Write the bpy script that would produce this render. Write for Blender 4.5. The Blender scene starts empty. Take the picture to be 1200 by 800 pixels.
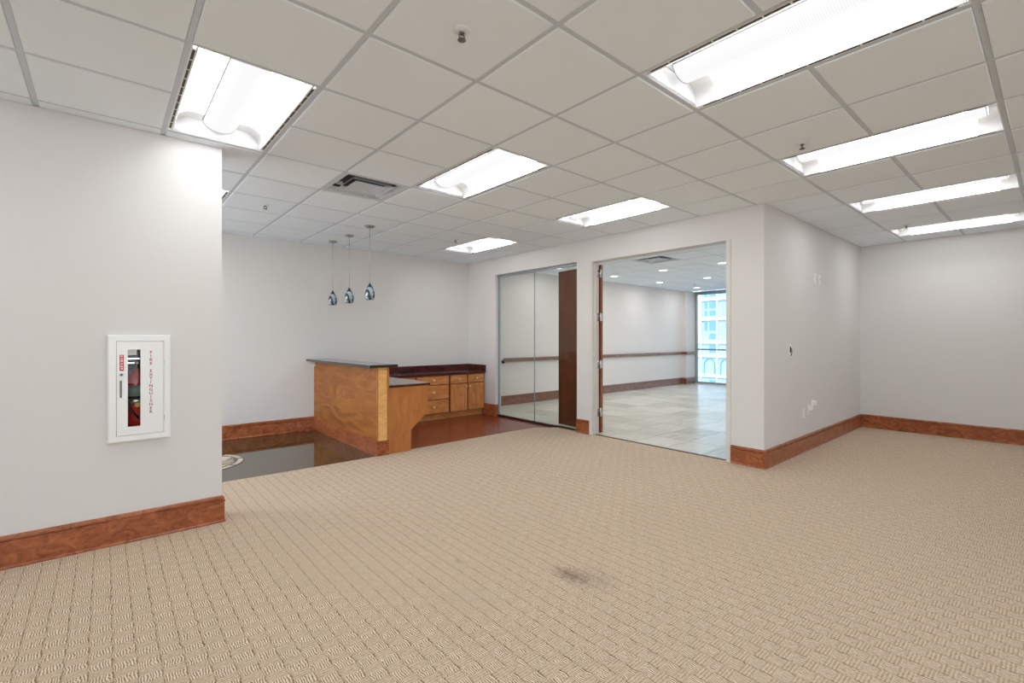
import bpy, bmesh, math, random
from mathutils import Vector, Matrix
random.seed(7)
S = bpy.context.scene
COL = S.collection
PI = math.pi

# ------------------------------------------------------------------ camera
HC = 1.332
TH = math.radians(49.25)
cd = bpy.data.cameras.new('camera')
cam = bpy.data.objects.new('camera', cd)
COL.objects.link(cam)
cam.location = (0, 0, HC)
cam.rotation_euler = (PI/2, 0, TH-PI/2)
cd.sensor_width = 36
cd.lens = 553.5/1200*36
cd.shift_y = -3.6/1200
cd.clip_end = 300
S.camera = cam

# ------------------------------------------------------------------ world, sun, exposure
w = bpy.data.worlds.new('sky')
S.world = w
w.use_nodes = True
wn = w.node_tree
bg = wn.nodes['Background']
sky = wn.nodes.new('ShaderNodeTexSky')
sky.sky_type = 'NISHITA'
sky.sun_disc = False
sky.sun_elevation = math.radians(48)
sky.sun_rotation = math.radians(250)
wn.links.new(sky.outputs[0], bg.inputs[0])
bg.inputs[1].default_value = 0.45
sd = bpy.data.lights.new('sun', 'SUN')
sd.energy = 1.8
sd.angle = math.radians(1)
sd.color = (1, .97, .92)
sun = bpy.data.objects.new('sun', sd)
COL.objects.link(sun)
sun.rotation_euler = Vector((.75, -.25, -.62)).to_track_quat('-Z', 'Y').to_euler()
S.view_settings.view_transform = 'Standard'
S.view_settings.look = 'None'
S.view_settings.gamma = 1
S.view_settings.use_curve_mapping = False
S.view_settings.exposure = 0.28
TROFFER_L = 7.6          # luminance of the lit reflector pans
TROFFER_COL = (.955, .985, 1.0)
DOWN_W = 5.0
S.cycles.max_bounces = 16
S.cycles.diffuse_bounces = 12
# area lights added as fill, set at unseen invented windows
FILL_W = 110.0
for dx in (-1.0,):
    ad = bpy.data.lights.new('window_fill', 'AREA')
    ad.shape = 'RECTANGLE'; ad.size = 3.2; ad.size_y = 2.3; ad.energy = FILL_W; ad.color = (.86, .94, 1.0)
    ao = bpy.data.objects.new('window_fill', ad); COL.objects.link(ao)
    ao.location = (dx, -5.72, 1.45); ao.rotation_euler = (PI/2, 0, 0)
ad = bpy.data.lights.new('window_fill', 'AREA')  # second added fill light, brightening the desk alcove from an invented hall window
ad.shape = 'RECTANGLE'; ad.size = 2.0; ad.size_y = 2.0; ad.energy = 38; ad.color = (.93, .97, 1.0)
ao = bpy.data.objects.new('window_fill', ad); COL.objects.link(ao)
ao.location = (-1.70, 5.7, 1.5); ao.rotation_euler = (PI/2, 0, -PI/2)

# ------------------------------------------------------------------ dimensions (metres)
HT = 2.721           # ceiling plane (underside of the grid)
XA, YA = 5.097, 1.973
XB, YB = 8.659, 7.151
YC, XD = 3.986, .645
YW = 7.22            # left wall of the tiled room
WT = .13
XR = XA+WT           # tiled room starts
XWIN = 13.30
GX0, GY0, G = .908, 2.058, .61

# ------------------------------------------------------------------ node helpers
class NT:
    def __init__(s, name):
        s.m = bpy.data.materials.new(name)
        s.m.use_nodes = True
        s.t = s.m.node_tree
        s.b = s.t.nodes['Principled BSDF']
    def n(s, kind, **kw):
        nd = s.t.nodes.new(kind)
        for k, v in kw.items(): setattr(nd, k, v)
        return nd
    def put(s, sock, v):
        if v is None: return
        if isinstance(v, bpy.types.NodeSocket): s.t.links.new(v, sock)
        else:
            if hasattr(sock.default_value, '__len__') and len(sock.default_value) == 4 and len(v) == 3: v = (*v, 1)
            sock.default_value = v
    def math(s, op, a, b=None, c=None):
        nd = s.n('ShaderNodeMath', operation=op)
        s.put(nd.inputs[0], a); s.put(nd.inputs[1], b)
        if c is not None: s.put(nd.inputs[2], c)
        return nd.outputs[0]
    def mix(s, f, a, b):
        nd = s.n('ShaderNodeMix', data_type='RGBA')
        s.put(nd.inputs[0], f); s.put(nd.inputs[6], a); s.put(nd.inputs[7], b)
        return nd.outputs[2]
    def pos(s):
        return s.n('ShaderNodeNewGeometry').outputs['Position']
    def obj(s):
        return s.n('ShaderNodeTexCoord').outputs['Object']
    def xyz(s, v):
        nd = s.n('ShaderNodeSeparateXYZ'); s.put(nd.inputs[0], v); return nd.outputs
    def comb(s, x, y, z):
        nd = s.n('ShaderNodeCombineXYZ')
        s.put(nd.inputs[0], x); s.put(nd.inputs[1], y); s.put(nd.inputs[2], z); return nd.outputs[0]
    def scale(s, v, sc, rot=(0, 0, 0)):
        nd = s.n('ShaderNodeMapping'); s.put(nd.inputs[0], v); nd.inputs['Scale'].default_value = sc
        nd.inputs['Rotation'].default_value = rot
        return nd.outputs[0]
    def noise(s, v, sc, det=3, rough=.5, dist=0):
        nd = s.n('ShaderNodeTexNoise'); s.put(nd.inputs['Vector'], v)
        nd.inputs['Scale'].default_value = sc; nd.inputs['Detail'].default_value = det
        nd.inputs['Roughness'].default_value = rough; nd.inputs['Distortion'].default_value = dist
        return nd.outputs['Fac']
    def ramp(s, f, stops):
        nd = s.n('ShaderNodeValToRGB'); s.put(nd.inputs[0], f)
        el = nd.color_ramp.elements
        while len(el) < len(stops): el.new(.5)
        for e, (p, c) in zip(el, stops): e.position = p; e.color = (*c, 1)
        return nd.outputs[0]
    def bump(s, h, strength=.3, dist=.001):
        nd = s.n('ShaderNodeBump'); s.put(nd.inputs['Height'], h)
        nd.inputs['Strength'].default_value = strength; nd.inputs['Distance'].default_value = dist
        s.put(s.b.inputs['Normal'], nd.outputs[0])
    def set(s, col=None, rough=None, metal=None, **kw):
        if col is not None: s.put(s.b.inputs['Base Color'], col)
        if rough is not None: s.put(s.b.inputs['Roughness'], rough)
        if metal is not None: s.put(s.b.inputs['Metallic'], metal)
        for k, v in kw.items(): s.put(s.b.inputs[k.replace('_', ' ')], v)
        return s.m

def srgb(r, g, b):
    f = lambda c: (c/255/12.92) if c/255 <= .04045 else ((c/255+.055)/1.055)**2.4
    return (f(r), f(g), f(b))

def plain(name, rgb, rough=.5, metal=0, var=.04, **kw):
    t = NT(name)
    c = srgb(*rgb)
    f = t.noise(t.pos(), 9, 3)
    lo = tuple(max(0, x*(1-var)) for x in c); hi = tuple(min(1, x*(1+var)) for x in c)
    return t.set(t.mix(f, lo, hi), rough, metal, **kw)

def paint(name, rgb, bump=.25):
    t = NT(name)
    c = srgb(*rgb)
    p = t.pos()
    f = t.noise(p, 1.3, 2)
    col = t.mix(f, tuple(x*.985 for x in c), tuple(min(1, x*1.015) for x in c))
    h = t.noise(p, 140, 3, .6)
    t.bump(h, bump, .0012)
    return t.set(col, .72)

def wood(name, stops, rough=.35, sc=(1, 1, 1), freq=6, fine=90, dist=1.5, coat=.25, bump=.06):
    t = NT(name)
    v = t.scale(t.pos(), sc)
    f = t.noise(v, freq, 5, .55, dist)
    f2 = t.noise(t.scale(v, (1, 1, 1)), fine, 2, .5)
    g = t.math('ADD', t.math('MULTIPLY', f, .82), t.math('MULTIPLY', f2, .18))
    col = t.ramp(g, stops)
    t.bump(f2, bump, .0006)
    m = t.set(col, rough)
    t.b.inputs['Coat Weight'].default_value = coat
    t.b.inputs['Coat Roughness'].default_value = .15
    return m

def emit(name, rgb, strength):
    t = NT(name)
    return t.set((.9, .9, .9), .5, Emission_Color=rgb, Emission_Strength=strength)

M = {}
M['wall'] = paint('greige_wall_paint', (216, 214, 213))
M['wall_far'] = paint('pale_wall_paint', (226, 220, 217), .12)
M['jamb'] = plain('frame_paint', (214, 211, 208), .5)
M['white'] = plain('white_enamel', (232, 233, 234), .3, var=.01)
M['plate'] = plain('white_plastic', (238, 238, 236), .35, var=.01)
M['grid'] = plain('tee_bar_white', (204, 212, 222), .5, var=.01)
M['grid_dark'] = plain('slot_dark', (70, 71, 73), .7)
M['steel'] = plain('brushed_steel', (190, 190, 188), .3, 1)
M['chrome'] = plain('chrome', (215, 215, 215), .12, 1)
M['brass'] = plain('satin_nickel', (236, 216, 190), .35, .6)
M['dark'] = plain('dark_void', (28, 27, 27), .8)
M['black'] = plain('black_plastic', (20, 20, 21), .45)
M['alu'] = plain('aluminium_frame', (150, 156, 162), .4, .3)
M['bronze'] = plain('dark_bronze', (66, 56, 46), .4, .7)
M['gray_metal'] = plain('grey_sprinkler_metal', (105, 104, 103), .4, .6)
M['slab'] = plain('concrete', (150, 150, 150), .8)

def tile_mat():
    t = NT('mineral_ceiling_tile')
    p = t.pos()
    a = t.noise(p, 260, 2, .7)
    b = t.noise(p, 70, 3, .6)
    h = t.math('ADD', t.math('MULTIPLY', a, .6), t.math('MULTIPLY', b, .5))
    t.bump(h, .35, .0015)
    info = t.n('ShaderNodeObjectInfo').outputs['Random']
    col = t.mix(t.math('ADD', t.math('MULTIPLY', a, .5), t.math('MULTIPLY', info, .5)), srgb(236, 245, 255), srgb(241, 250, 255))
    return t.set(col, .9)
M['plenum'] = plain('plenum_grey', (84, 84, 86), .8)
M['ctile'] = tile_mat()

def carpet_mat():
    t = NT('basket_weave_carpet')
    P = t.xyz(t.pos())
    wob = t.noise(t.comb(t.math('MULTIPLY', P[0], 1), P[1], 0), 26, 2)
    wob2 = t.noise(t.pos(), 90, 2)
    dx = t.math('MULTIPLY', t.math('SUBTRACT', wob, .5), .020)
    X = t.math('ADD', P[0], t.math('ADD', dx, t.math('MULTIPLY', t.math('SUBTRACT', wob2, .5), .006)))
    Y = t.math('ADD', P[1], t.math('MULTIPLY', t.math('SUBTRACT', wob2, .5), .008))
    u = t.math('DIVIDE', t.math('ADD', X, 10.271), .0757)
    v = t.math('DIVIDE', t.math('ADD', Y, 20.0), .0525)
    chk = t.math('MODULO', t.math('ADD', t.math('FLOOR', u), t.math('FLOOR', v)), 2.0)
    ry = t.math('ADD', t.math('MULTIPLY', t.math('SINE', t.math('MULTIPLY', u, 2*PI*8)), .5), .5)
    rx = t.math('ADD', t.math('MULTIPLY', t.math('SINE', t.math('MULTIPLY', v, 2*PI*4)), .5), .5)
    ry = t.math('POWER', ry, .75)
    sn_ = t.math('MINIMUM', t.math('MULTIPLY', t.noise(t.pos(), 14, 2), 1.5), 1.0)
    seam = t.math('SMOOTH_MIN', t.math('MULTIPLY', t.math('ABSOLUTE', t.math('SUBTRACT', t.math('FRACT', t.math('ADD', u, .5)), .5)), 18.0), 1.0, .2)
    seam = t.math('SUBTRACT', 1.0, t.math('MULTIPLY', t.math('SUBTRACT', 1.0, seam), sn_))
    rib = t.mix(chk, ry, t.math('ADD', t.math('MULTIPLY', rx, .34), .27))
    ribv = t.n('ShaderNodeSeparateColor'); t.put(ribv.inputs[0], rib)
    h = t.math('MULTIPLY', ribv.outputs[0], seam)
    fuzz = t.noise(t.pos(), 420, 2, .7)
    mott = t.math('SUBTRACT', t.noise(t.pos(), 75, 3, .75), .5)
    h2 = t.math('ADD', t.math('ADD', t.math('MULTIPLY', h, .75), t.math('MULTIPLY', fuzz, .35)), t.math('MULTIPLY', mott, .75))
    base = t.ramp(h2, [(.10, srgb(92, 70, 50)), (.40, srgb(188, 166, 141)), (.60, srgb(213, 192, 168)), (.90, srgb(238, 221, 200))])
    big = t.noise(t.pos(), .9, 3, .6)
    tint = t.mix(big, (.93, .93, .925), (1.0, 1.0, 1.0))
    mul = t.n('ShaderNodeMix', data_type='RGBA', blend_type='MULTIPLY'); mul.inputs[0].default_value = 1
    t.put(mul.inputs[6], base); t.put(mul.inputs[7], tint)
    # the worn dark spots
    col = mul.outputs[2]
    for (sx, sy, rx_, ry_, amt) in ((1.985, 1.80, .085, .16, .62), (2.05, 1.70, .16, .20, .25), (1.60, 2.35, .03, .05, .3), (.02, 3.20, .02, .02, .5)):
        dxx = t.math('DIVIDE', t.math('SUBTRACT', P[0], sx), rx_)
        dyy = t.math('DIVIDE', t.math('SUBTRACT', P[1], sy), ry_)
        d = t.math('SQRT', t.math('ADD', t.math('MULTIPLY', dxx, dxx), t.math('MULTIPLY', dyy, dyy)))
        d = t.math('ADD', d, t.math('MULTIPLY', t.math('SUBTRACT', t.noise(t.pos(), 45, 3), .5), 1.6))
        f = t.math('MULTIPLY', t.math('SUBTRACT', 1.0, t.math('MINIMUM', t.math('MAXIMUM', d, 0.0), 1.0)), amt)
        col = t.mix(f, col, srgb(100, 86, 70))
    t.bump(h2, .8, .004)
    m = t.set(col, .95)
    t.b.inputs['Specular IOR Level'].default_value = .1
    return m
M['carpet'] = carpet_mat()

def ftile_mat():
    t = NT('pale_porcelain_tile')
    v = t.scale(t.pos(), (1.2, 14, 1))
    f = t.noise(v, 2.2, 4, .6, .4)
    info = t.n('ShaderNodeObjectInfo').outputs['Random']
    g = t.math('ADD', t.math('MULTIPLY', f, .75), t.math('MULTIPLY', info, .25))
    col = t.ramp(g, [(.3, srgb(170, 165, 150)), (.5, srgb(200, 196, 182)), (.7, srgb(220, 217, 206))])
    return t.set(col, .28)
M['ftile'] = ftile_mat()
M['grout'] = plain('grout', (150, 146, 134), .8)

cher = [(.25, srgb(92, 42, 18)), (.45, srgb(142, 74, 38)), (.6, srgb(170, 96, 56)), (.8, srgb(192, 122, 78))]
M['cherry'] = wood('cherry_baseboard', cher, .33, (1, 1, 1.6), 8, 120, 2.0)
M['cherry_far'] = wood('cherry_rail', [(.3, srgb(96, 58, 44)), (.6, srgb(138, 92, 74)), (.8, srgb(160, 112, 92))], .35, (1, 1, 4), 5, 90, .6)
hon = [(.22, srgb(112, 58, 16)), (.42, srgb(142, 82, 28)), (.58, srgb(164, 102, 40)), (.8, srgb(186, 126, 58))]
M['honey_front'] = wood('figured_honey_veneer', hon, .5, (1, .45, 1.9), 2.3, 60, 3.0, 0)
M['honey'] = wood('honey_panel', [(.25, srgb(156, 92, 42)), (.5, srgb(180, 112, 56)), (.8, srgb(196, 130, 72))], .4, (3, 3, 1), 4, 70, .6, .1)
M['cab'] = wood('cabinet_wood', [(.25, srgb(156, 92, 46)), (.5, srgb(196, 128, 70)), (.8, srgb(216, 154, 94))], .35, (1, 1, 3), 5, 70, .7)
M['cab_door'] = wood('cabinet_door_wood', [(.25, srgb(150, 88, 44)), (.5, srgb(198, 130, 72)), (.8, srgb(218, 158, 98))], .35, (4, 4, 1), 5, 70, .8)
M['maple'] = wood('maple_inlay', [(.25, srgb(196, 140, 74)), (.5, srgb(226, 176, 108)), (.8, srgb(238, 196, 134))], .3, (1, 1, 4), 7, 60, .8)
M['redwood'] = wood('red_wood_floor', [(.25, srgb(84, 32, 16)), (.5, srgb(126, 54, 30)), (.8, srgb(150, 74, 44))], .26, (1, 6, 1), 3, 70, .6, .15)
M['counter'] = wood('dark_red_laminate', [(.25, srgb(38, 12, 8)), (.5, srgb(74, 26, 20)), (.8, srgb(104, 44, 34))], .22, (1, 6, 3), 3, 60, .5, .4)
M['leaf'] = wood('dark_door_veneer', [(.25, srgb(82, 40, 18)), (.5, srgb(112, 58, 28)), (.8, srgb(132, 74, 40))], .35, (4, 4, .5), 4, 70, .6, .15)
M['leaf_edge'] = wood('door_edge_wood', [(.25, srgb(120, 62, 30)), (.8, srgb(170, 102, 58))], .4, (1, 1, 1), 6)

def stone_mat():
    t = NT('polished_dark_stone')
    f = t.noise(t.pos(), 30, 4, .7)
    col = t.ramp(f, [(.35, srgb(56, 44, 22)), (.55, srgb(78, 64, 38)), (.75, srgb(96, 80, 52))])
    m = t.set(col, .035)
    t.b.inputs['IOR'].default_value = 1.95
    return m
M['stone'] = stone_mat()
M['granite'] = plain('green_black_granite', (44, 44, 34), .07, IOR=1.7, var=.4)
M['desk_top'] = plain('grey_laminate_top', (150, 142, 130), .25)
M['cream'] = plain('cream_marble', (206, 192, 166), .12, var=.1)
M['tan'] = plain('tan_marble', (168, 150, 122), .12, var=.1)
M['stone_dark'] = plain('black_marble', (22, 19, 15), .08)

def glass_mat(name, tint, ior=1.45):
    t = NT(name)
    tr = t.n('ShaderNodeBsdfTransparent'); tr.inputs[0].default_value = (*tint, 1)
    gl = t.n('ShaderNodeBsdfGlossy'); gl.inputs['Roughness'].default_value = .01
    fr = t.n('ShaderNodeFresnel'); fr.inputs[0].default_value = ior
    mx = t.n('ShaderNodeMixShader')
    t.t.links.new(fr.outputs[0], mx.inputs[0]); t.t.links.new(tr.outputs[0], mx.inputs[1]); t.t.links.new(gl.outputs[0], mx.inputs[2])
    t.t.links.new(mx.outputs[0], t.t.nodes['Material Output'].inputs[0])
    return t.m
M['glass'] = glass_mat('partition_glass', (.955, .975, .965), 1.25)
M['wglass'] = glass_mat('window_glass', (.90, .97, .99), 1.3)
M['cabglass'] = glass_mat('cabinet_glass', (.93, .93, .93), 1.2)

def shade_mat():
    t = NT('blue_swirl_art_glass')
    v = t.scale(t.obj(), (1, 1, 1), (.5, .4, .2))
    wv = t.n('ShaderNodeTexWave'); t.put(wv.inputs['Vector'], v)
    wv.inputs['Scale'].default_value = 5; wv.inputs['Distortion'].default_value = 9; wv.inputs['Detail'].default_value = 2
    wv.inputs['Detail Scale'].default_value = 1.5
    col = t.ramp(wv.outputs['Fac'], [(.2, srgb(40, 56, 64)), (.5, srgb(66, 88, 102)), (.8, srgb(92, 114, 130)), (.96, srgb(176, 192, 202))])
    m = t.set(col, .12)
    t.b.inputs['Coat Weight'].default_value = .5
    return m
M['shade'] = shade_mat()

def red_mat():
    t = NT('extinguisher_red'); return t.set(srgb(186, 24, 20), .25)
M['red'] = plain('extinguisher_red', (178, 26, 22), .22)
M['red_text'] = plain('red_lettering', (140, 34, 34), .5)
M['teal'] = plain('label_grey_green', (120, 138, 132), .5)
M['yellow'] = plain('yellow_tag', (222, 200, 96), .5)
M['void_grey'] = plain('cabinet_inside', (120, 112, 106), .6)
M['facade'] = plain('pale_blue_cladding', (172, 198, 208), .3)
M['facade_white'] = plain('white_mullion', (240, 246, 248), .5)
M['facade_win'] = plain('blue_tinted_window', (118, 160, 182), .3)
M['street'] = plain('street_paving', (150, 156, 160), .8)

# troffer materials
def basket_mat():
    t = NT('troffer_basket')
    P = t.xyz(t.obj())
    rib = t.math('ADD', t.math('MULTIPLY', t.math('SINE', t.math('MULTIPLY', P[1], 2*PI/.011)), .5), .5)
    st = t.math('ADD', .74, t.math('MULTIPLY', rib, .08))
    t.set((.02, .02, .02), .8, Emission_Color=(1, 1, 1))
    t.b.inputs['Specular IOR Level'].default_value = .05
    t.put(t.b.inputs['Emission Strength'], st)
    return t.m
M['basket'] = basket_mat()
M['pan'] = emit('troffer_reflector', (*TROFFER_COL, 1), TROFFER_L)
M['pan_end'] = plain('troffer_end_plate', (200, 200, 200), .6)
M['basket_cap'] = emit('troffer_basket_cap', (1, 1, 1), .8)
M['basket_edge'] = plain('basket_edge', (80, 80, 80), .9)
M['down_lens'] = emit('downlight_lens', (1, 1, 1), 3.0)

# ------------------------------------------------------------------ mesh helpers
class MB:
    def __init__(s): s.v = []; s.f = []; s.sm = []
    def add(s, vs, fs, smooth=False):
        o = len(s.v); s.v += [tuple(v) for v in vs]
        s.f += [tuple(i+o for i in f) for f in fs]; s.sm += [smooth]*len(fs)
        return s
    def box(s, x0, y0, z0, x1, y1, z1):
        x0, x1 = sorted((x0, x1)); y0, y1 = sorted((y0, y1)); z0, z1 = sorted((z0, z1))
        v = [(x0,y0,z0),(x1,y0,z0),(x1,y1,z0),(x0,y1,z0),(x0,y0,z1),(x1,y0,z1),(x1,y1,z1),(x0,y1,z1)]
        return s.add(v, [(0,3,2,1),(4,5,6,7),(0,1,5,4),(1,2,6,5),(2,3,7,6),(3,0,4,7)])
    def prism(s, poly, a0, a1, axis='z', smooth=False):
        # poly: 2D points, extruded along axis; (x,y)->z, (x,z)->y, (y,z)->x
        n = len(poly)
        def P(p, a):
            return {'z': (p[0], p[1], a), 'y': (p[0], a, p[1]), 'x': (a, p[0], p[1])}[axis]
        v = [P(p, a0) for p in poly]+[P(p, a1) for p in poly]
        s.add(v, [tuple(range(n)), tuple(range(n, 2*n))[::-1]])
        s.add(v, [(i, i+n, (i+1) % n+n, (i+1) % n) for i in range(n)], smooth)
        return s
    def lathe(s, prof, cx=0, cy=0, cz=0, seg=24, axis='z', smooth=True):
        v = []; f = []
        for r, z in prof:
            for k in range(seg):
                a = 2*PI*k/seg
                c, d = r*math.cos(a), r*math.sin(a)
                v.append({'z': (cx+c, cy+d, cz+z), 'y': (cx+c, cy+z, cz+d), 'x': (cx+z, cy+c, cz+d)}[axis])
        for i in range(len(prof)-1):
            for k in range(seg):
                f.append((i*seg+k, i*seg+(k+1) % seg, (i+1)*seg+(k+1) % seg, (i+1)*seg+k))
        s.add(v, f, smooth)
        o = len(s.v)-len(v)
        for i in (0, len(prof)-1):
            if prof[i][0] > 1e-5: s.f.append(tuple(o+i*seg+k for k in range(seg))); s.sm.append(False)
        return s
    def tube(s, pts, r, seg=8):
        pts = [Vector(p) for p in pts]; v = []; f = []
        for i, p in enumerate(pts):
            d = (pts[min(i+1, len(pts)-1)]-pts[max(i-1, 0)]).normalized()
            a = d.orthogonal().normalized(); b = d.cross(a)
            if i and a.dot(pa) < 0: a = -a; b = -b
            pa = a
            for k in range(seg):
                t = 2*PI*k/seg; v.append(p+a*r*math.cos(t)+b*r*math.sin(t))
        for i in range(len(pts)-1):
            for k in range(seg): f.append((i*seg+k, i*seg+(k+1) % seg, (i+1)*seg+(k+1) % seg, (i+1)*seg+k))
        n = len(v)
        f += [tuple(range(seg)), tuple(range(n-seg, n))]
        return s.add(v, f, True)
    def sweep(s, path, prof, closed=False):
        # path in XY; prof [(offset to the RIGHT of travel, z)], mitred
        P = [Vector(p) for p in path]; n = len(P); m = len(prof); v = []
        for i in range(n):
            d0 = (P[i]-P[i-1]).normalized() if i else (P[1]-P[0]).normalized()
            d1 = (P[i+1]-P[i]).normalized() if i < n-1 else d0
            n0 = Vector((d0.y, -d0.x)); n1 = Vector((d1.y, -d1.x))
            mt = (n0+n1); mt = mt/(1+n0.dot(n1))
            for o, z in prof: v.append((P[i].x+mt.x*o, P[i].y+mt.y*o, z))
        f = []
        for i in range(n-1):
            for k in range(m): f.append((i*m+k, (i+1)*m+k, (i+1)*m+(k+1) % m, i*m+(k+1) % m))
        f += [tuple(range(m)), tuple(range((n-1)*m, n*m))[::-1]]
        return s.add(v, f)
    def mesh(s, name, off=(0, 0, 0)):
        me = bpy.data.meshes.new(name)
        me.from_pydata([(a-off[0], b-off[1], c-off[2]) for a, b, c in s.v], [], s.f)
        for p, q in zip(me.polygons, s.sm): p.use_smooth = q
        bm = bmesh.new(); bm.from_mesh(me)
        bmesh.ops.recalc_face_normals(bm, faces=bm.faces)
        bm.to_mesh(me); bm.free()
        me.update()
        return me
    def build(s, name, mat, parent=None, origin=None, bevel=0):
        off = Vector((0, 0, 0))
        if parent is not None: off = wloc(parent)
        o0 = Vector(origin) if origin is not None else off
        me = s.mesh(name, o0)
        me.materials.append(mat)
        o = bpy.data.objects.new(name, me)
        COL.objects.link(o)
        if parent is not None: o.parent = parent; o.location = o0-off
        elif origin is not None: o.location = o0
        if bevel:
            b = o.modifiers.new('bevel', 'BEVEL'); b.width = bevel; b.segments = 2; b.limit_method = 'ANGLE'
        return o
def B(*a): return MB().box(*a)
def wloc(o):
    l = Vector((0, 0, 0))
    while o is not None: l = l+o.location; o = o.parent
    return l
def empty(name, loc):
    o = bpy.data.objects.new(name, None); COL.objects.link(o); o.location = loc
    o.empty_display_size = .1
    return o
def tag(o, label=None, cat=None, group=None, kind=None):
    if label: o['label'] = label
    if cat: o['category'] = cat
    if group: o['group'] = group
    if kind: o['kind'] = kind
    return o
def thing(name, label, cat, loc, group=None): return tag(empty(name, loc), label, cat, group)
def struct(name, loc=(0, 0, 0), label=None): return tag(empty(name, loc), label, kind='structure')
def st(o, label=None): return tag(o, label, kind='structure')
def copy_tree(o, parent=None):
    c = o.copy(); COL.objects.link(c)
    if parent is not None: c.parent = parent
    for ch in list(o.children): copy_tree(ch, c)
    return c

# ------------------------------------------------------------------ floors
carp = MB()
carp.prism([(-3, -5.5), (XB, -5.5), (XB, YA), (XA, YA), (XA+.05, YA), (XA+.05, 4.90), (4.86, 5.13), (4.4, 5.135), (3.6, 5.115), (2.79, 5.10), (2.47, 5.055),
            (2.2, 5.04), (1.4, 5.05), (.8, 5.07), (.3, 5.07), (-1.5, 5.07), (-1.5, YC), (-3, YC)], -.06, 0)
st(carp.build('floor', M['carpet']), 'beige basket weave carpet in raised checkered ribs')
st(B(-1.5, 5.0, -.06, 2.40, YB+.1, -.008).build('floor', M['stone']), 'dark polished stone floor beside the reception desk')
st(B(2.40, 5.0, -.06, XA+.05, YB+.1, -.008).build('floor', M['redwood']), 'reddish wood floor between desk and sliding glass')

# tiled floor of the next room, every tile its own piece
ff = struct('floor', (XR, 2.1, 0), 'pale streaked porcelain tile floor of the next room')
B(XA+.05, 2.05, -.06, XWIN+.2, YW+.1, -.006).build('grout_bed', M['grout'], ff)
TP = .457
TX0, TY0 = 5.725-.457, 3.15-3*.457
tm = {}
i = 0
for i in range(0, 19):
    for j in range(0, 14):
        x0, x1 = TX0+i*TP, TX0+(i+1)*TP
        if i == 0: x0 = XA+.075
        y0, y1 = TY0+j*TP, TY0+(j+1)*TP
        x0 = max(x0, XA+.075); x1 = min(x1, XWIN+.1); y0 = max(y0, 2.06); y1 = min(y1, YW+.05)
        if x1-x0 < .03 or y1-y0 < .03: continue
        g = .0022
        key = (round(x1-x0, 3), round(y1-y0, 3))
        if key not in tm:
            hx, hy = key[0]/2-g, key[1]/2-g
            q = MB(); e = .0015
            q.add([(-hx,-hy,-.006),(hx,-hy,-.006),(hx,hy,-.006),(-hx,hy,-.006),(-hx,-hy,-e),(hx,-hy,-e),(hx,hy,-e),(-hx,hy,-e),
                   (-hx+e,-hy+e,0),(hx-e,-hy+e,0),(hx-e,hy-e,0),(-hx+e,hy-e,0)],
                  [(0,1,5,4),(1,2,6,5),(2,3,7,6),(3,0,4,7),(4,5,9,8),(5,6,10,9),(6,7,11,10),(7,4,8,11),(8,9,10,11)])
            me = q.mesh('floor_tile'); me.materials.append(M['ftile']); tm[key] = me
        o = bpy.data.objects.new('floor_tile', tm[key]); COL.objects.link(o); o.parent = ff
        o.location = Vector(((x0+x1)/2, (y0+y1)/2, random.uniform(-.0006, 0)))-ff.location
st(B(XA+.035, 2.36, -.01, XA+.075, 4.20, .006).build('trim_1', M['bronze'], bevel=.002), 'thin dark threshold strip between carpet and tile')

# ------------------------------------------------------------------ walls
ZW = HT-.007
# near wall with the recess for the cabinet
NT_ = .2
hx0, hx1, hz0, hz1 = .045, .305, .695, 1.322
mb = MB()
mb.box(-3, YC, 0, hx0, YC+NT_, ZW); mb.box(hx1, YC, 0, XD, YC+NT_, ZW)
mb.box(hx0, YC, 0, hx1, YC+NT_, hz0); mb.box(hx0, YC, hz1, hx1, YC+NT_, ZW); mb.box(hx0, YC+NT_-.02, hz0, hx1, YC+NT_, hz1)
st(mb.build('wall_left', M['wall']), 'near greige wall holding the fire extinguisher cabinet')
st(B(-1.5, YB, 0, XA, YB+.15, ZW).build('wall_back', M['wall']), 'greige back wall behind the pendants and desk')
mb = MB().box(-1.65, YC+NT_, 0, -1.5, 4.6, ZW).box(-1.65, 6.8, 0, -1.5, YB+.15, ZW).box(-1.65, 4.6, 0, -1.5, 6.8, .4).box(-1.65, 4.6, 2.6, -1.5, 6.8, ZW)
st(mb.build('wall_hall', M['wall']))
wq = struct('window_4', (-1.57, 5.7, .4), 'unseen hall window, added to let in fill light')  # invented opening for the added alcove fill light
q = MB().box(-1.60, 4.6, .4, -1.54, 6.8, .45).box(-1.60, 4.6, 2.55, -1.54, 6.8, 2.6)
for c in (4.62, 5.7, 6.78): q.box(-1.60, c-.02, .45, -1.54, c+.02, 2.55)
q.build('window_frame', M['alu'], wq)
# glass / door wall
gy0, gy1, gz = 4.499, 6.36, 2.43
dy0, dy1, dz = 2.312, 4.264, 2.402
mb = MB()
for (a, b, c, d) in ((YA, dy0, 0, ZW), (dy0, dy1, dz, ZW), (dy1, gy0, 0, ZW), (gy0, gy1, gz, ZW), (gy1, YB, 0, ZW)):
    mb.box(XA, a, c, XR, b, d)
st(mb.build('wall_right', M['wall']), 'greige wall with the glass partition and the double doorway')
st(B(XA+.0, YB, 0, XR, YW+.15, ZW).build('wall_right', M['wall']))
st(B(XR, YA, 0, XB+.13, YA+WT, ZW).build('wall_return', M['wall']), 'greige wall with small white outlets turning from the doorway')
st(B(XB, -5.5, 0, XB+.13, YA, ZW).build('wall_far', M['wall']), 'bare greige wall at the far right')
mb = MB().box(-3, -5.65, 0, XB+.13, -5.5, .28); mb.box(-3, -5.65, 2.62, XB+.13, -5.5, ZW)
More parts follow.
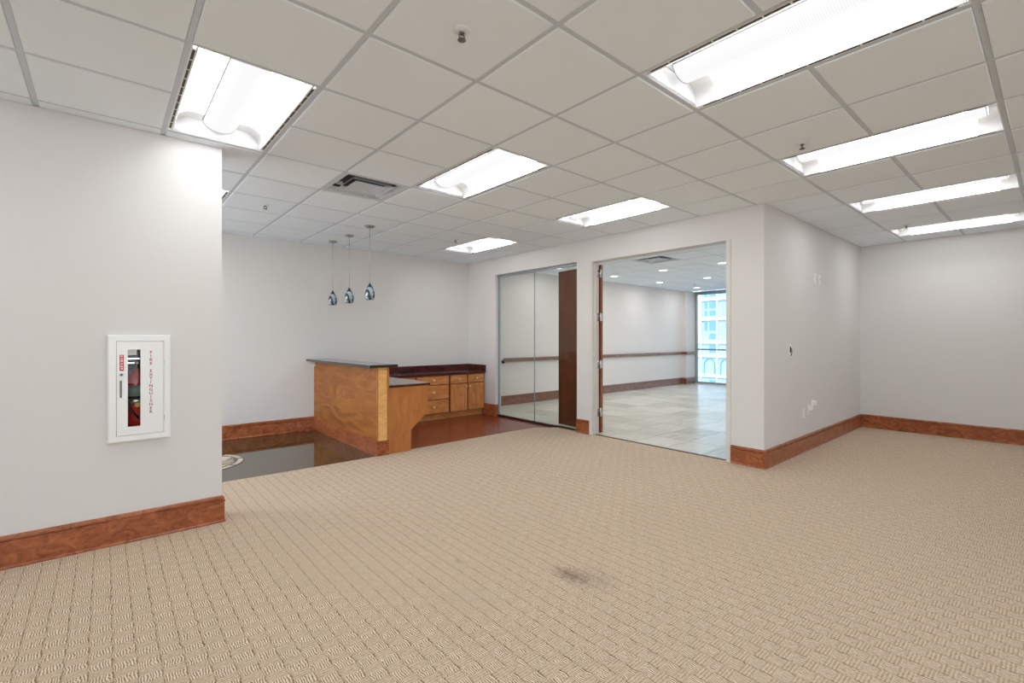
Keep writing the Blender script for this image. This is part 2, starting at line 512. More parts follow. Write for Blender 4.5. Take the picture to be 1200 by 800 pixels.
for a, b in ((-3, -2.62), (.62, XB+.13)): mb.box(a, -5.65, .28, b, -5.5, 2.62)
st(mb.build('wall_front', M['wall']))
for k, dx in enumerate((-1.0,)):
    wq = struct('window_%d' % (3+k), (dx, -5.57, .28), 'unseen window behind the viewer, added for fill light')  # unseen window, invented to carry the added fill light
    q = MB().box(dx-1.62, -5.60, .28, dx+1.62, -5.54, .33); q.box(dx-1.62, -5.60, 2.57, dx+1.62, -5.54, 2.62)
    for c in (dx-1.59, dx-.53, dx+.53, dx+1.59): q.box(c-.025, -5.60, .33, c+.025, -5.54, 2.57)
    q.build('window_frame', M['alu'], wq)
st(B(-3.15, -5.65, 0, -3, YC+NT_, ZW).build('wall_end', M['wall']))
# next room
st(B(XR, YW, 0, XWIN+.2, YW+.15, ZW).build('wall_side', M['wall_far']), 'pale wall with the long wood rail in the next room')
st(B(XB+.13, 1.95, 0, XWIN+.2, 2.10, ZW).build('wall_side', M['wall_far']))
st(B(12.80, 7.10, 0, XWIN+.2, YW, ZW).build('wall_pilaster', M['wall_far']), 'shallow pilaster beside the tall window')
st(B(-3.3, -5.8, 2.86, XWIN+.3, 7.5, 3.0).build('ceiling', M['slab']), 'structural slab above the tiles')

# ------------------------------------------------------------------ ceiling grid and tiles
def frustum_ok(x, y, m=1.18):
    r = x*math.sin(TH)-y*math.cos(TH); fw = x*math.cos(TH)+y*math.sin(TH)
    if fw < .35: return False
    u = 553.5*r/fw; v = 553.5*(HT-HC)/fw
    return abs(u) < 600*m+40 and v < 400*m+60
cell_open = set()
lights = [(-1, 1), (2, 1), (5, 1), (5, 5), (2, -3), (5, -3), (8, -3), (11, -3), (-1, 5), (-4, 5), (-1, -3),
          (-4, -3), (-4, 1), (-1, -7), (2, -7)]
for (i, j) in lights: cell_open |= {(i, j), (i, j+1)}
cell_open.add((1, 3))
ceil = struct('ceiling', (0, 0, HT), 'suspended ceiling of square white tiles in a white grid')
TW = .582
def tile_mesh(sx, sy):
    q = MB(); hx, hy = sx/2, sy/2; e = .006
    q.add([(-hx,-hy,.012),(hx,-hy,.012),(hx,hy,.012),(-hx,hy,.012),(-hx,-hy,-.003),(hx,-hy,-.003),(hx,hy,-.003),(-hx,hy,-.003),
           (-hx+e,-hy+e,-.006),(hx-e,-hy+e,-.006),(hx-e,hy-e,-.006),(-hx+e,hy-e,-.006)],
          [(0,1,5,4),(1,2,6,5),(2,3,7,6),(3,0,4,7),(4,5,9,8),(5,6,10,9),(6,7,11,10),(7,4,8,11),(8,9,10,11),(0,1,2,3)])
    return q
tmesh = {}
def tiles(root, ox, oy, irange, jrange, clip, skip, holes=()):
    far = MB()
    for i in irange:
        for j in jrange:
            if (i, j) in skip: continue
            for (cx0, cy0, cx1, cy1) in clip:
                x0 = max(ox+i*G+.014, cx0); x1 = min(ox+(i+1)*G-.014, cx1)
                y0 = max(oy+j*G+.014, cy0); y1 = min(oy+(j+1)*G-.014, cy1)
                if x1-x0 < .03 or y1-y0 < .03: continue
                cx, cy = (x0+x1)/2, (y0+y1)/2
                if frustum_ok(cx, cy):
                    key = (round(x1-x0, 3), round(y1-y0, 3))
                    if key not in tmesh:
                        me = tile_mesh(*key).mesh('ceiling_tile'); me.materials.append(M['ctile']); tmesh[key] = me
                    o = bpy.data.objects.new('ceiling_tile', tmesh[key]); COL.objects.link(o); o.parent = root
                    o.location = Vector((cx, cy, HT+random.uniform(0, .0008)))-wloc(root)
                else:
                    q = tile_mesh(x1-x0, y1-y0)
                    far.add([(a+cx, b+cy, c+HT) for a, b, c in q.v], q.f)
    if far.v:
        tag(far.build('ceiling_tiles', M['ctile'], root), kind='stuff')
main_clip = [(-3.1, -5.6, XB+.06, YA+.05), (-3.1, YA+.05, XA+.06, YC+.03), (-1.6, YC+.03, XA+.06, YB+.08)]
# merge: cells crossing clip seams at YA are cut only right of XA
def main_tiles():
    clipA = [(-3.1, -5.6, XA+.06, YB+.08)]
    clipB = [(XA+.06, -5.6, XB+.06, YA+.05)]
    skipB = set(cell_open)
    full = MB()
    for (clip, rng) in ((clipA, range(-8, 7)), (clipB, range(7, 14))):
        tiles(ceil, GX0, GY0, rng, range(-13, 9), clip, cell_open)
main_tiles()
# tee bars (24 mm wide) running both ways, each its own part
def bars(root, ox, oy, irange, jrange, region, skip):
    hw = .012
    for i in irange:
        x = ox+i*G
        ys = [(max(oy+j*G, region[1]), min(oy+(j+1)*G, region[3])) for j in jrange if not ((i-1, j) in skip and (i, j) in skip)]
        ys = [q for q in ys if q[1] > q[0]]
        mbb = MB()
        if not ys or x < region[0] or x > region[2]: continue
        runs = [list(ys[0])]
        for a, b in ys[1:]:
            if a <= runs[-1][1]+1e-4: runs[-1][1] = b
            else: runs.append([a, b])
        for a, b in runs: mbb.box(x-hw, a, HT, x+hw, b, HT+.03)
        mbb.build('tee_bar', M['grid'], root)
    for j in jrange:
        y = oy+j*G
        xs = [(ox+i*G+hw, ox+(i+1)*G-hw) for i in irange if not ((i, j-1) in skip and (i, j) in skip)]
        mbb = MB()
        if y < region[1] or y > region[3]: continue
        for a, b in xs:
            a = max(a, region[0]); b = min(b, region[2])
            if b > a: mbb.box(a, y-hw, HT+.0006, b, y+hw, HT+.03)
        if mbb.v: mbb.build('cross_tee', M['grid'], root)
bars(ceil, GX0, GY0, range(-6, 7), range(-12, 9), (-3, -5.5, XA+.05, YB), cell_open)
bars(ceil, GX0, GY0, range(7, 13), range(-12, 0), (XA+.05, -5.5, XB, YA), cell_open)

# wall angles
LP = [(0, HT-.001), (.022, HT-.001), (.022, HT+.002), (.002, HT+.002), (.002, HT+.03), (0, HT+.03)]
st(MB().sweep([(-3, YC), (XD, YC), (XD, YC+NT_)], LP).build('trim_2', M['grid']), 'white ceiling angle along the near wall')
st(MB().sweep([(-1.5, YB), (XA, YB), (XA, YA), (XB, YA), (XB, -5.5)], LP).build('trim_3', M['grid']), 'white ceiling angle around the room')

# ceiling of the next room
QX0, QY0 = 6.455-4*G, 3.735-3*G
ceil2 = struct('ceiling', (XR, 2.1, HT), 'tiled ceiling with round downlights in the next room')
diff2 = (5, 4)
tiles(ceil2, QX0, QY0, range(0, 15), range(0, 10), [(XR-.03, 2.06, XWIN+.12, YW+.05)], {diff2})
bars(ceil2, QX0, QY0, range(0, 15), range(0, 10), (XR, 2.1, XWIN, YW), set())

# ------------------------------------------------------------------ troffers
def make_troffer(name='ceiling_light'):
    r = empty(name, (0, 0, HT))
    hx, hy = .288, .592
    z = HT
    m = MB()
    m.box(-.293, -.598, z+.001, -hx+.004, .598, z+.02); m.box(hx-.004, -.598, z+.001, .293, .598, z+.02)
    m.box(-hx, -.598, z+.001, hx, -hy, z+.02); m.box(-hx, hy, z+.001, hx, .598, z+.02)
    m.build('frame', M['white'], r)
    # side slots with their webs
    for s in (-1, 1):
        B(s*.272, -.56, z+.0, s*.284, .56, z+.004).build('air_slot', M['grid_dark'], r)
        wq = MB()
        for k in range(11):
            y = -.56+1.12*k/10
            wq.box(s*.271, y-.004, z-.001, s*.285, y+.004, z+.003)
        wq.box(s*.262, -hy, z+.0005, s*.272, hy, z+.006)
        tag(wq.build('slot_web', M['white'], r), kind='stuff')
    # curved reflector pans
    for s in (-1, 1):
        prof = [(.262, 0), (.258, .045), (.240, .082), (.20, .108), (.16, .118), (.10, .112)]
        n = len(prof); v = []
        for y in (-.47, .47): v += [(s*a, y, z+b) for a, b in prof]
        q = MB().add(v, [(i, i+1, n+i+1, n+i) for i in range(n-1)], True)
        q.build('reflector', M['pan'], r)
        for e in (-1, 1):
            v = []
            for y in (e*.47, e*hy): v += [(s*a, y, z+b) for a, b in prof]
            MB().add(v, [(i, i+1, n+i+1, n+i) for i in range(n-1)], True).build('reflector_end', M['white'], r)
    for s in (-1, 1):
        q = MB(); prof = [(-.262, 0), (-.258, .045), (-.240, .082), (-.2, .108), (-.16, .120), (.16, .120), (.2, .108), (.240, .082), (.258, .045), (.262, 0)]
        q.add([(a, s*hy, z+b) for a, b in prof], [tuple(range(len(prof)))])
        q.build('end_plate', M['pan_end'], r)
    # basket: convex perforated diffuser
    q = MB(); n = 14; L = .535
    arc = [(-.098*math.cos(PI*k/n), z+.100-.062*math.sin(PI*k/n)) for k in range(n+1)]
    v = [(a, -L, b) for a, b in arc]+[(a, L, b) for a, b in arc]
    m1 = n+1
    q.add(v, [(i, i+1, m1+i+1, m1+i) for i in range(n)], True)
    q.build('basket', M['basket'], r)
    for f in (tuple(range(m1)), tuple(range(m1, 2*m1))):
        MB().add([v[t] for t in f], [tuple(range(m1))]).build('basket_cap', M['basket_cap'], r)
    for s in (-1, 1):
        q = MB()
        q.tube([(a, s*L, b-.0008) for a, b in arc], .0016, 5)
        q.build('basket_rim', M['basket_edge'], r)
        B(s*.096, -L, z+.096, s*.101, L, z+.104).build('basket_rail', M['basket_edge'], r)
    B(-.285, -.59, z+.121, .285, .59, z+.135).build('housing', M['white'], r)
    return r
LL = {
 (-1, 5): 'recessed light whose tip just shows past the edge of the near left wall',
 (-1, 1): 'recessed light over the corner of the near left wall with dark slots at its side',
 (2, 1): 'recessed light in the middle of the ceiling beside the square air vent',
 (5, 1): 'recessed light in the ceiling close to the glass partition and doorway wall',
 (5, 5): 'smallest recessed light, in the ceiling corner above the cabinets',
 (2, -3): 'largest recessed light, cut by the top right edge of the picture',
 (5, -3): 'long recessed light second from the top on the right, beside a sprinkler',
 (8, -3): 'long recessed light third from the top on the right',
 (11, -3): 'farthest long recessed light, just above the far right wall',
}
HID = {(-1, -3): 'over the viewer', (-1, -7): 'behind the viewer at the left', (2, -7): 'behind the viewer, second from the left',
       (-4, 5): 'in the hall behind the near left wall', (-4, -3): 'left of and behind the viewer', (-4, 1): 'left of the viewer'}  # unseen troffers added to brighten the room
proto = make_troffer()
first = True
for (i, j) in lights:
    o = proto if first else copy_tree(proto)
    first = False
    o.location = (GX0+(i+.5)*G, GY0+(j+1)*G, HT)
    tag(o, LL.get((i, j)) or 'unseen recessed light added for brightness, %s' % HID[(i, j)], 'ceiling light', 'recessed fluorescent lights in the tile ceiling')

# ------------------------------------------------------------------ air diffusers
def make_diffuser():
    r = empty('air_vent', (0, 0, HT))
    z = HT
    def ring(name, a0, z0, a1, z1, mat, th=.003):
        q = MB(); c = [(-1,-1),(1,-1),(1,1),(-1,1)]
        v = [(x*a0, y*a0, z+z0) for x, y in c]+[(x*a1, y*a1, z+z1) for x, y in c]
        v += [(x*a0, y*a0, z+z0+th) for x, y in c]+[(x*(a1), y*(a1), z+z1+th) for x, y in c]
        f = []
        for k in range(4):
            n = (k+1) % 4
            f += [(k, n, 4+n, 4+k), (8+k, 8+n, 12+n, 12+k), (k, n, 8+n, 8+k), (4+k, 4+n, 12+n, 12+k)]
        return q.add(v, f).build(name, mat, r)
    ring('frame', .296, .001, .262, .001, M['grid'], .004)
    ring('neck', .262, .002, .238, .035, M['grid'])
    ring('louvre', .198, -.004, .160, .030, M['grid'])
    q = MB(); a = .150
    q.add([(-a,-a,z-.002),(a,-a,z-.002),(a,a,z-.002),(-a,a,z-.002),(0,0,z+.02)], [(0,1,4),(1,2,4),(2,3,4),(3,0,4)])
    q.build('centre_panel', M['grid'], r)
    B(-.26, -.26, z+.07, .26, .26, z+.09).build('plenum', M['plenum'], r)
    for s in (-1, 1):
        B(s*.255, -.255, z+.045, s*.26, .255, z+.07).build('plenum_side', M['plenum'], r)
        B(-.255, s*.255, z+.045, .255, s*.26, z+.07).build('plenum_side', M['plenum'], r)
    for k in range(4):
        q = MB()
        cx, cy = ((-.08, .222), (.10, .222), (-.222, .05), (.222, -.05))[k]
        q.box(cx-.006, cy-.03, z+.0, cx+.006, cy+.03, z+.03) if k < 2 else q.box(cx-.03, cy-.006, z+.0, cx+.03, cy+.006, z+.03)
        q.build('bracket', M['grid'], r)
    return r
dv = make_diffuser()
dv.location = (GX0+1.5*G, GY0+3.5*G, HT)
tag(dv, 'square stepped white air vent in the main ceiling left of the middle light', 'air vent')
dv2 = copy_tree(dv); dv2.location = (QX0+5.5*G, QY0+4.5*G, HT)
tag(dv2, 'square air vent in the ceiling of the next room, seen through the doorway', 'air vent')

# downlights in the next room
def make_down():
    r = empty('downlight', (0, 0, HT))
    z = -.006
    MB().lathe([(.098, z+.0), (.100, z-.003), (.094, z-.005), (.082, z-.002), (.082, z+.004)], cz=HT).build('trim_ring', M['white'], r)
    MB().lathe([(.0, z-.001), (.083, z-.001)], cz=HT).build('lens', M['down_lens'], r)
    ld = bpy.data.lights.new('downlight_lamp', 'AREA'); ld.shape = 'DISK'; ld.size = .16; ld.energy = DOWN_W; ld.color = (1, .985, .96)
    lo = bpy.data.objects.new('downlight_lamp', ld); COL.objects.link(lo); lo.parent = r; lo.location = (0, 0, -.014)
    return r
dn = make_down(); k = 0
depth = {0: 'nearest to the doorway', 1: 'in the middle of the room', 2: 'close to the window'}
side = {0: 'unseen near row kept for its light', 1: 'right row', 2: 'middle row', 3: 'row beside the railed wall'}  # near row is unseen, kept for the light it gives
for a, x in enumerate((6.76, 8.59, 10.42, 12.25)):
    for b, y in enumerate((2.82, 4.04, 5.26, 6.48)):
        if a == 0 and b == 0: pass
        o = dn if k == 0 else copy_tree(dn)
        k += 1
        o.location = (x, y, HT)
        nm = ('first', 'second', 'third', 'fourth')[a]
        tag(o, 'round downlight in the next room, %s one in the %s' % (nm, side[b]), 'downlight', 'round downlights in the next room')

# sprinklers
def make_sprinkler():
    r = empty('sprinkler_head', (0, 0, HT))
    z = HT-.006
    MB().lathe([(.040, 0), (.038, -.004), (.024, -.012), (.016, -.013)], cz=z).build('escutcheon', M['white'], r)
    MB().lathe([(.012, -.004), (.012, -.018), (.008, -.021)], cz=z, seg=12).build('body', M['gray_metal'], r)
    q = MB()
    for s in (-1, 1): q.tube([(s*.008, 0, z-.018), (s*.015, 0, z-.027), (s*.011, 0, z-.038), (0, 0, z-.044)], .0028, 6)
    q.build('yoke', M['gray_metal'], r)
    MB().lathe([(0, -.042), (.018, -.043), (.019, -.046), (0, -.047)], cz=z, seg=16).build('deflector', M['gray_metal'], r)
    return r
sp = make_sprinkler()
SP = [((1.213, 1.753), 'sprinkler head nearest the viewer, in a tile at the top centre'),
      ((1.256, 5.365), 'sprinkler head in the ceiling just right of the near wall edge'),
      ((3.731, 1.19), 'sprinkler head left of the second long light on the right'),
      ((7.406, 1.226), 'small sprinkler head beside the farthest long light'),
      ((3.713, 5.519), 'small sprinkler head beside the light in the ceiling corner above the cabinets'),
      ((11.22, 5.994), 'sprinkler head in the next room, near the tall window')]
for k, ((x, y), lab) in enumerate(SP):
    o = sp if k == 0 else copy_tree(sp)
    o.location = (x, y, HT); tag(o, lab, 'sprinkler', 'sprinkler heads on the ceilings')

# ------------------------------------------------------------------ pendants
def make_pendant():
    r = empty('pendant_light', (0, 0, HT))
    MB().lathe([(0, 0), (.062, -.002), (.060, -.010), (.040, -.022), (.012, -.030), (0, -.031)], cz=HT-.006, seg=24).build('canopy', M['steel'], r)
    MB().tube([(0, 0, HT-.03), (0, 0, 2.0)], .0028, 8).build('cord', M['steel'], r)
    prof = [(.010, 2.000), (.014, 1.994), (.024, 1.978), (.040, 1.950), (.053, 1.915), (.060, 1.878), (.059, 1.850), (.053, 1.822), (.048, 1.808), (.045, 1.809), (.050, 1.825), (.055, 1.850), (.055, 1.878), (.048, 1.915), (.035, 1.95), (.02, 1.975)]
    sh = MB().lathe(prof, seg=28).build('shade', M['shade'], r)
    MB().lathe([(.0, 2.012), (.010, 2.010), (.013, 1.996), (.013, 1.985)], seg=12).build('cap', M['bronze'], r)
    return r
pd = make_pendant()
for k, (x, y, lab) in enumerate(((2.457, 6.763, 'leftmost teardrop pendant light of dark blue swirled glass, nearest the back wall'),
                                 (2.482, 6.224, 'middle teardrop pendant light of blue grey swirled glass'),
                                 (2.468, 5.543, 'rightmost and highest looking teardrop pendant light of blue swirled glass'))):
    o = pd if k == 0 else copy_tree(pd)
    o.location = (x, y, HT); tag(o, lab, 'pendant light', 'glass pendant lights over the reception desk')

# ------------------------------------------------------------------ baseboards
BP = [(0, 0), (.020, 0), (.022, .006), (.019, .013), (.015, .016), (.015, .146), (.019, .150), (.019, .158), (.007, .161), (.007, .165), (.014, .168), (.013, .180), (.008, .187), (.003, .191), (0, .191)]
def base(path, name, label=None, mat=None, prof=None):
    return st(MB().sweep(path, prof or BP).build(name, mat or M['cherry']), label)
base([(-3, YC), (XD, YC), (XD, YC+NT_)], 'baseboard_left', 'figured cherry baseboard on the near wall')
zf = -.008
BPb = [(o_, z_ if z_ > 0 else zf) for o_, z_ in BP]
base([(-1.5, YB), (2.33, YB)], 'baseboard_back', 'cherry baseboard on the back wall above the stone floor', prof=BPb)
base([(XA, 6.70), (XA, gy1), (XA+.055, gy1)], 'baseboard_corner', 'short cherry baseboard between cabinets and glass', prof=BPb)
base([(XA, gy0), (XA, dy1+.003)], 'baseboard_pier', 'short cherry baseboard between the glass and the doorway')
base([(XA, dy0-.003), (XA, YA), (XB, YA), (XB, -5.5)], 'baseboard_right', 'cherry baseboard wrapping the right corner')
base([(XR+.02, YW), (12.80, YW), (12.80, 7.10), (XWIN-.02, 7.10)], 'baseboard_far', 'brown baseboard in the next room', M['cherry_far'])

# rail in the next room
rl = thing('wall_rail', 'long flat brown wood rail along the pale wall of the next room', 'wall rail', (6.0, YW, .9))
q = MB().sweep([(5.98, YW-.02), (12.80-.02, YW-.02), (12.80-.02, 7.10-.02), (XWIN-.05, 7.10-.02)], [(0, .868), (.018, .868), (.024, .88), (.024, .928), (.018, .94), (0, .94)])
q.build('rail_board', M['cherry_far'], rl)
for x in (6.3, 7.6, 8.9, 10.2, 11.5): B(x-.02, YW-.024, .88, x+.02, YW, .925).build('bracket', M['bronze'], rl)
MB().lathe([(0, -.03), (.03, -.028), (.036, 0), (.03, .022), (0, .024)], 5.96, YW-.035, .872, 16, 'y').build('end_cap', M['bronze'], rl)

# ------------------------------------------------------------------ doorway
dr = struct('door_1', (XA, (dy0+dy1)/2, 0), 'wide double doorway with painted metal frame')
q = MB(); fw_ = .048
for (a, b) in ((dy0, dy0+fw_), (dy1-fw_, dy1)): q.box(XA-.010, a, 0, XR+.012, b, dz)
q.box(XA-.010, dy0+fw_, dz-fw_+.035, XR+.012, dy1-fw_, dz)
q.box(XA+.05, dy0+fw_, 0, XA+.075, dy0+fw_+.014, dz-.02); q.box(XA+.05, dy1-fw_-.014, 0, XA+.075, dy1-fw_, dz-.02)
q.build('door_frame', M['jamb'], dr, bevel=.0015)
def leaf(hx, hy, ang, lab, hinges=True):
    r = empty('door_leaf', Vector((hx, hy, 0))-dr.location); r.parent = dr
    r['label'] = lab
    # leaf runs along local +X, face toward +-Y; thickness .044
    L = .885; H = 2.36
    core = B(.003, 0, .014, L-.003, .044, H)
    o = core.build('panel', M['leaf'], None); o.parent = r
    e = B(0, .001, .014, .003, .043, H); o = e.build('hinge_edge', M['leaf_edge'], None); o.parent = r
    e = B(L-.003, .001, .014, L, .043, H); o = e.build('lock_edge', M['leaf_edge'], None); o.parent = r
    r.rotation_euler = (0, 0, ang)
    return r
# left leaf swung back against the wall behind the glass
leaf(XR+.066, 4.190, math.radians(85), 'dark wood door leaf folded back behind the wall')
leaf(XR+.03, dy0+.05, math.radians(2), 'second dark wood door leaf opened into the next room')
for z in (.30, .97, 1.63, 2.24):
    q = MB(); y = 4.203
    q.box(XR-.045, 4.212, z-.055, XR+.012, 4.216, z+.055)
    q.lathe([(.0085, -.058), (.0085, .058)], XR+.018, 4.196, z, 10)
    q.box(XR+.012, 4.184, z-.055, XR+.045, 4.189, z+.055)
    q.build('hinge', M['chrome'], dr)

# ------------------------------------------------------------------ sliding glass partition
gp = struct('window_1', (XA, (gy0+gy1)/2, 0), 'full height frameless glass partition')
xg = XA+.068
B(xg-.022, gy0, 2.385, xg+.022, gy1, gz).build('header_track', M['alu'], gp, bevel=.002)
B(xg-.030, gy0, -.004, xg+.022, gy1, .018).build('floor_track', M['bronze'], gp, bevel=.002)
B(xg-.012, gy1-.028, .018, xg+.012, gy1-.012, 2.385).build('side_channel', M['alu'], gp)
B(xg-.006, 5.449, .018, xg+.006, gy1-.02, 2.385).build('glass_pane', M['glass'], gp)
B(xg-.006, gy0, .018, xg+.006, 5.441, 2.385).build('glass_pane', M['glass'], gp)
B(xg-.007, 5.442, .018, xg+.007, 5.448, 2.385).build('glass_joint', M['alu'], gp)
B(XA+.002, gy0+.001, gz-.008, XR-.002, gy1-.001, gz).build('head_lining', M['jamb'], gp)

# ------------------------------------------------------------------ window of the next room
wd = struct('window_2', (XWIN, 4.6, 0), 'tall window of the next room')
wy0, wy1 = 2.12, 7.09
q = MB()
q.box(XWIN, wy0, 0, XWIN+.12, wy1, .055); q.box(XWIN, wy0, 2.62, XWIN+.12, wy1, ZW)
q.build('window_frame', M['alu'], wd)
q2 = MB().box(XWIN-.03, wy0, 0, XWIN+.02, wy1, .02); q2.build('sill', M['jamb'], wd)
for y in (wy1-.015, 5.45, 3.8, wy0+.02):
    B(XWIN+.02, y-.022, .055, XWIN+.10, y+.022, 2.62).build('mullion', M['alu'], wd)
B(XWIN+.0, wy0, .985, XWIN+.05, wy1, 1.03).build('transom', M['alu'], wd)
ys = [wy0+.04, 3.78, 5.43, wy1-.035]
for a, b in ((wy0+.042, 3.778), (3.822, 5.428), (5.472, wy1-.037)):
    B(XWIN+.058, a, .055, XWIN+.064, b, 2.62).build('glass_pane', M['wglass'], wd)
st(B(XWIN, 1.95, 0, XWIN+.2, wy0, ZW).build('wall_end', M['wall_far']))

# ------------------------------------------------------------------ building across the street
bd = thing('office_building', 'pale blue office block with white mullions beyond the window', 'building', (40, 16, -6))
FX = 40.0
B(FX, 8, -6, FX+6, 20.75, 16).build('wall', M['facade'], bd)
B(FX-.02, 20.75, -6, FX+5, 27, 1.0).build('podium', M['facade'], bd)
for k in range(-3, 9):
    y = 20.73-1.46*k
    z1 = 16 if k >= 0 else 1.0
    if y > 27: continue
    B(FX-.16, y-.06, -6, FX, y+.06, z1).build('mullion', M['facade_white'], bd)
for z, yy in ((4.72, 20.8), (3.0, 20.8), (.99, 27), (-.2, 27), (-1.92, 27), (6.5, 20.8), (8.2, 20.8), (10, 20.8), (12, 20.8), (14, 20.8), (-3.8, 27)):
    B(FX-.20, 8, z-.10, FX-.01, yy, z+.10).build('spandrel', M['facade_white'], bd)
wm = None
for k in range(0, 8):
    for z0, z1 in ((-3.5, -2.3), (.1, .75), (1.25, 1.75), (2.0, 2.75), (3.3, 3.75), (3.95, 4.45), (5.0, 5.6), (5.8, 6.3), (6.8, 7.9), (8.5, 9.6)):
        y = 20.73-1.46*k
        B(FX-.03, y-1.28, z0, FX+.02, y-.72, z1).build('window', M['facade_win'], bd)
        if k % 2 == 0 and z0 > 1.9 : B(FX-.03, y-.55, z0, FX+.02, y-.28, z1).build('window', M['facade_win'], bd)
for k in range(0, 8):
    y = 20.73-1.46*k-.75
    q = MB()
    n = 14; o_ = [(y+.50*math.cos(PI*t/n), -.95+.55*math.sin(PI*t/n)) for t in range(n+1)]
    i_ = [(y+.44*math.cos(PI*t/n), -.95+.48*math.sin(PI*t/n)) for t in range(n+1)]
    poly = [(y+.50, -1.75)]+o_+[(y-.50, -1.75), (y-.44, -1.75)]+i_[::-1]+[(y+.44, -1.75)]
    q.prism(poly, FX-.08, FX+.01, 'x'); q.build('arch', M['facade_win'], bd)
tag(B(14, -40, -6.2, 90, 70, -6).build('street', M['street']), 'grey paved street outside the window', kind='structure')

# ------------------------------------------------------------------ reception desk
dk = thing('reception_desk', 'tall honey wood reception desk with dark granite ledge and lower worktop', 'desk', (2.40, 5.9, 0))
X0, X1, Y0 = 2.326, 2.471, 5.03
B(X0+.004, Y0+.006, 0, X1-.004, YB-.002, 1.0).build('tall_wall', M['honey'], dk)
B(X0-.002, Y0+.012, .17, X0+.004, YB-.002, 1.0).build('front_panel', M['honey_front'], dk)
# end pilaster frame + maple inlay
q = MB()
q.box(X0-.002, Y0-.004, .17, X0+.012, Y0+.012, 1.0); q.box(X1-.030, Y0-.004, .17, X1, Y0+.012, 1.0)
q.build('end_frame', M['honey'], dk)
B(X0+.012, Y0-.006, .17, X1-.030, Y0+.010, 1.0).build('inlay', M['maple'], dk)['label'] = 'pale maple strip'
DP = [(0, -.008), (.014, -.008), (.014, .160), (.018, .163), (.018, .172), (.012, .176), (.011, .188), (.004, .194), (0, .194)]
MB().sweep([(X0, YB-.002), (X0, Y0), (X1, Y0)], [(-o_, z_) for o_, z_ in DP][::-1]).build('base_moulding', M['cherry'], dk)
sl = MB().box(2.213, 4.985, 1.002, 2.560, YB-.001, 1.034).build('granite_ledge', M['granite'], dk, bevel=.004)
q = MB().prism([(2.235, 1.0), (X0-.004, 1.0), (X0-.004, .925), (2.30, .955), (2.25, .985)], YB-.06, YB-.002, 'y')
q.build('ledge_bracket', M['jamb'], dk)
# side panel with the cut-out
q = MB().prism([(X1, 0), (2.757, 0), (2.763, .247), (2.985, .439), (2.985, .762), (X1, .762)], 5.045, 5.075, 'y')
q.build('side_panel', M['honey'], dk)
B(2.475, 5.09, .10, 2.49, YB-.02, .74).build('inner_panel', M['honey'], dk)
B(X1+.001, 5.035, .764, 3.018, 6.60, .790).build('worktop', M['counter'], dk, bevel=.002)
B(X1+.001, 5.037, .790, 3.016, 6.60, .7945).build('worktop_surface', M['desk_top'], dk)

# medallion in the stone floor
md = thing('floor_medallion', 'round cream and dark marble medallion set in the polished floor', 'floor inlay', (.74, 5.99, -.008))
mc = (.74, 5.99)
def disc(r0, r1, a0, a1, z, n=24):
    pts = [(mc[0]+r1*math.cos(a0+(a1-a0)*k/n), mc[1]+r1*math.sin(a0+(a1-a0)*k/n)) for k in range(n+1)]
    if r0 > 0: pts += [(mc[0]+r0*math.cos(a0+(a1-a0)*k/n), mc[1]+r0*math.sin(a0+(a1-a0)*k/n)) for k in range(n, -1, -1)]
    return MB().prism(pts, -.0085, z)
disc(0, .44, 0, 2*PI*.9999, -.0060, 48).build('dark_disc', M['stone_dark'], md)
for k in range(8):
    a = 2*PI*k/8
    disc(.375, .425, a+.05, a+2*PI/8-.05, -.0045, 8).build('border_piece', M['cream'], md)
for k in range(8):
    a = 2*PI*k/8+.2
    pts = []
    for t in range(9):
        rr = .04+.32*t/8; aa = a+.9*(t/8)**1.3; pts.append((mc[0]+rr*math.cos(aa), mc[1]+rr*math.sin(aa)))
    for t in range(8, -1, -1):
        rr = .04+.32*t/8; aa = a+.9*(t/8)**1.3+.68; pts.append((mc[0]+rr*math.cos(aa), mc[1]+rr*math.sin(aa)))
    MB().prism(pts, -.0085, -.0046).build('petal', M['cream'] if k % 2 else M['tan'], md)

# ------------------------------------------------------------------ cabinets along the back wall
CY = 6.65
def knob(x, z, parent, y=CY-.018):
    return MB().lathe([(.006, 0), (.006, -.012), (.015, -.016), (.017, -.022), (.014, -.028), (0, -.031)], x, y, z, 14, 'y').build('knob', M['brass'], parent)
def drawer(x0, x1, z0, z1, root, kx=None):
    d = MB(); y = CY
    e = .006
    d.box(x0, y-.012, z0, x1, y-.0005, z1)
    v = [(x0, y-.012, z0), (x1, y-.012, z0), (x1, y-.012, z1), (x0, y-.012, z1), (x0+e, y-.018, z0+e), (x1-e, y-.018, z0+e), (x1-e, y-.018, z1-e), (x0+e, y-.018, z1-e)]
    d.add(v, [(0,1,5,4),(1,2,6,5),(2,3,7,6),(3,0,4,7),(4,5,6,7)])
    o = d.build('drawer', M['cab'], root)
    knob(kx or (x0+x1)/2, (z0+z1)/2+.002, o)
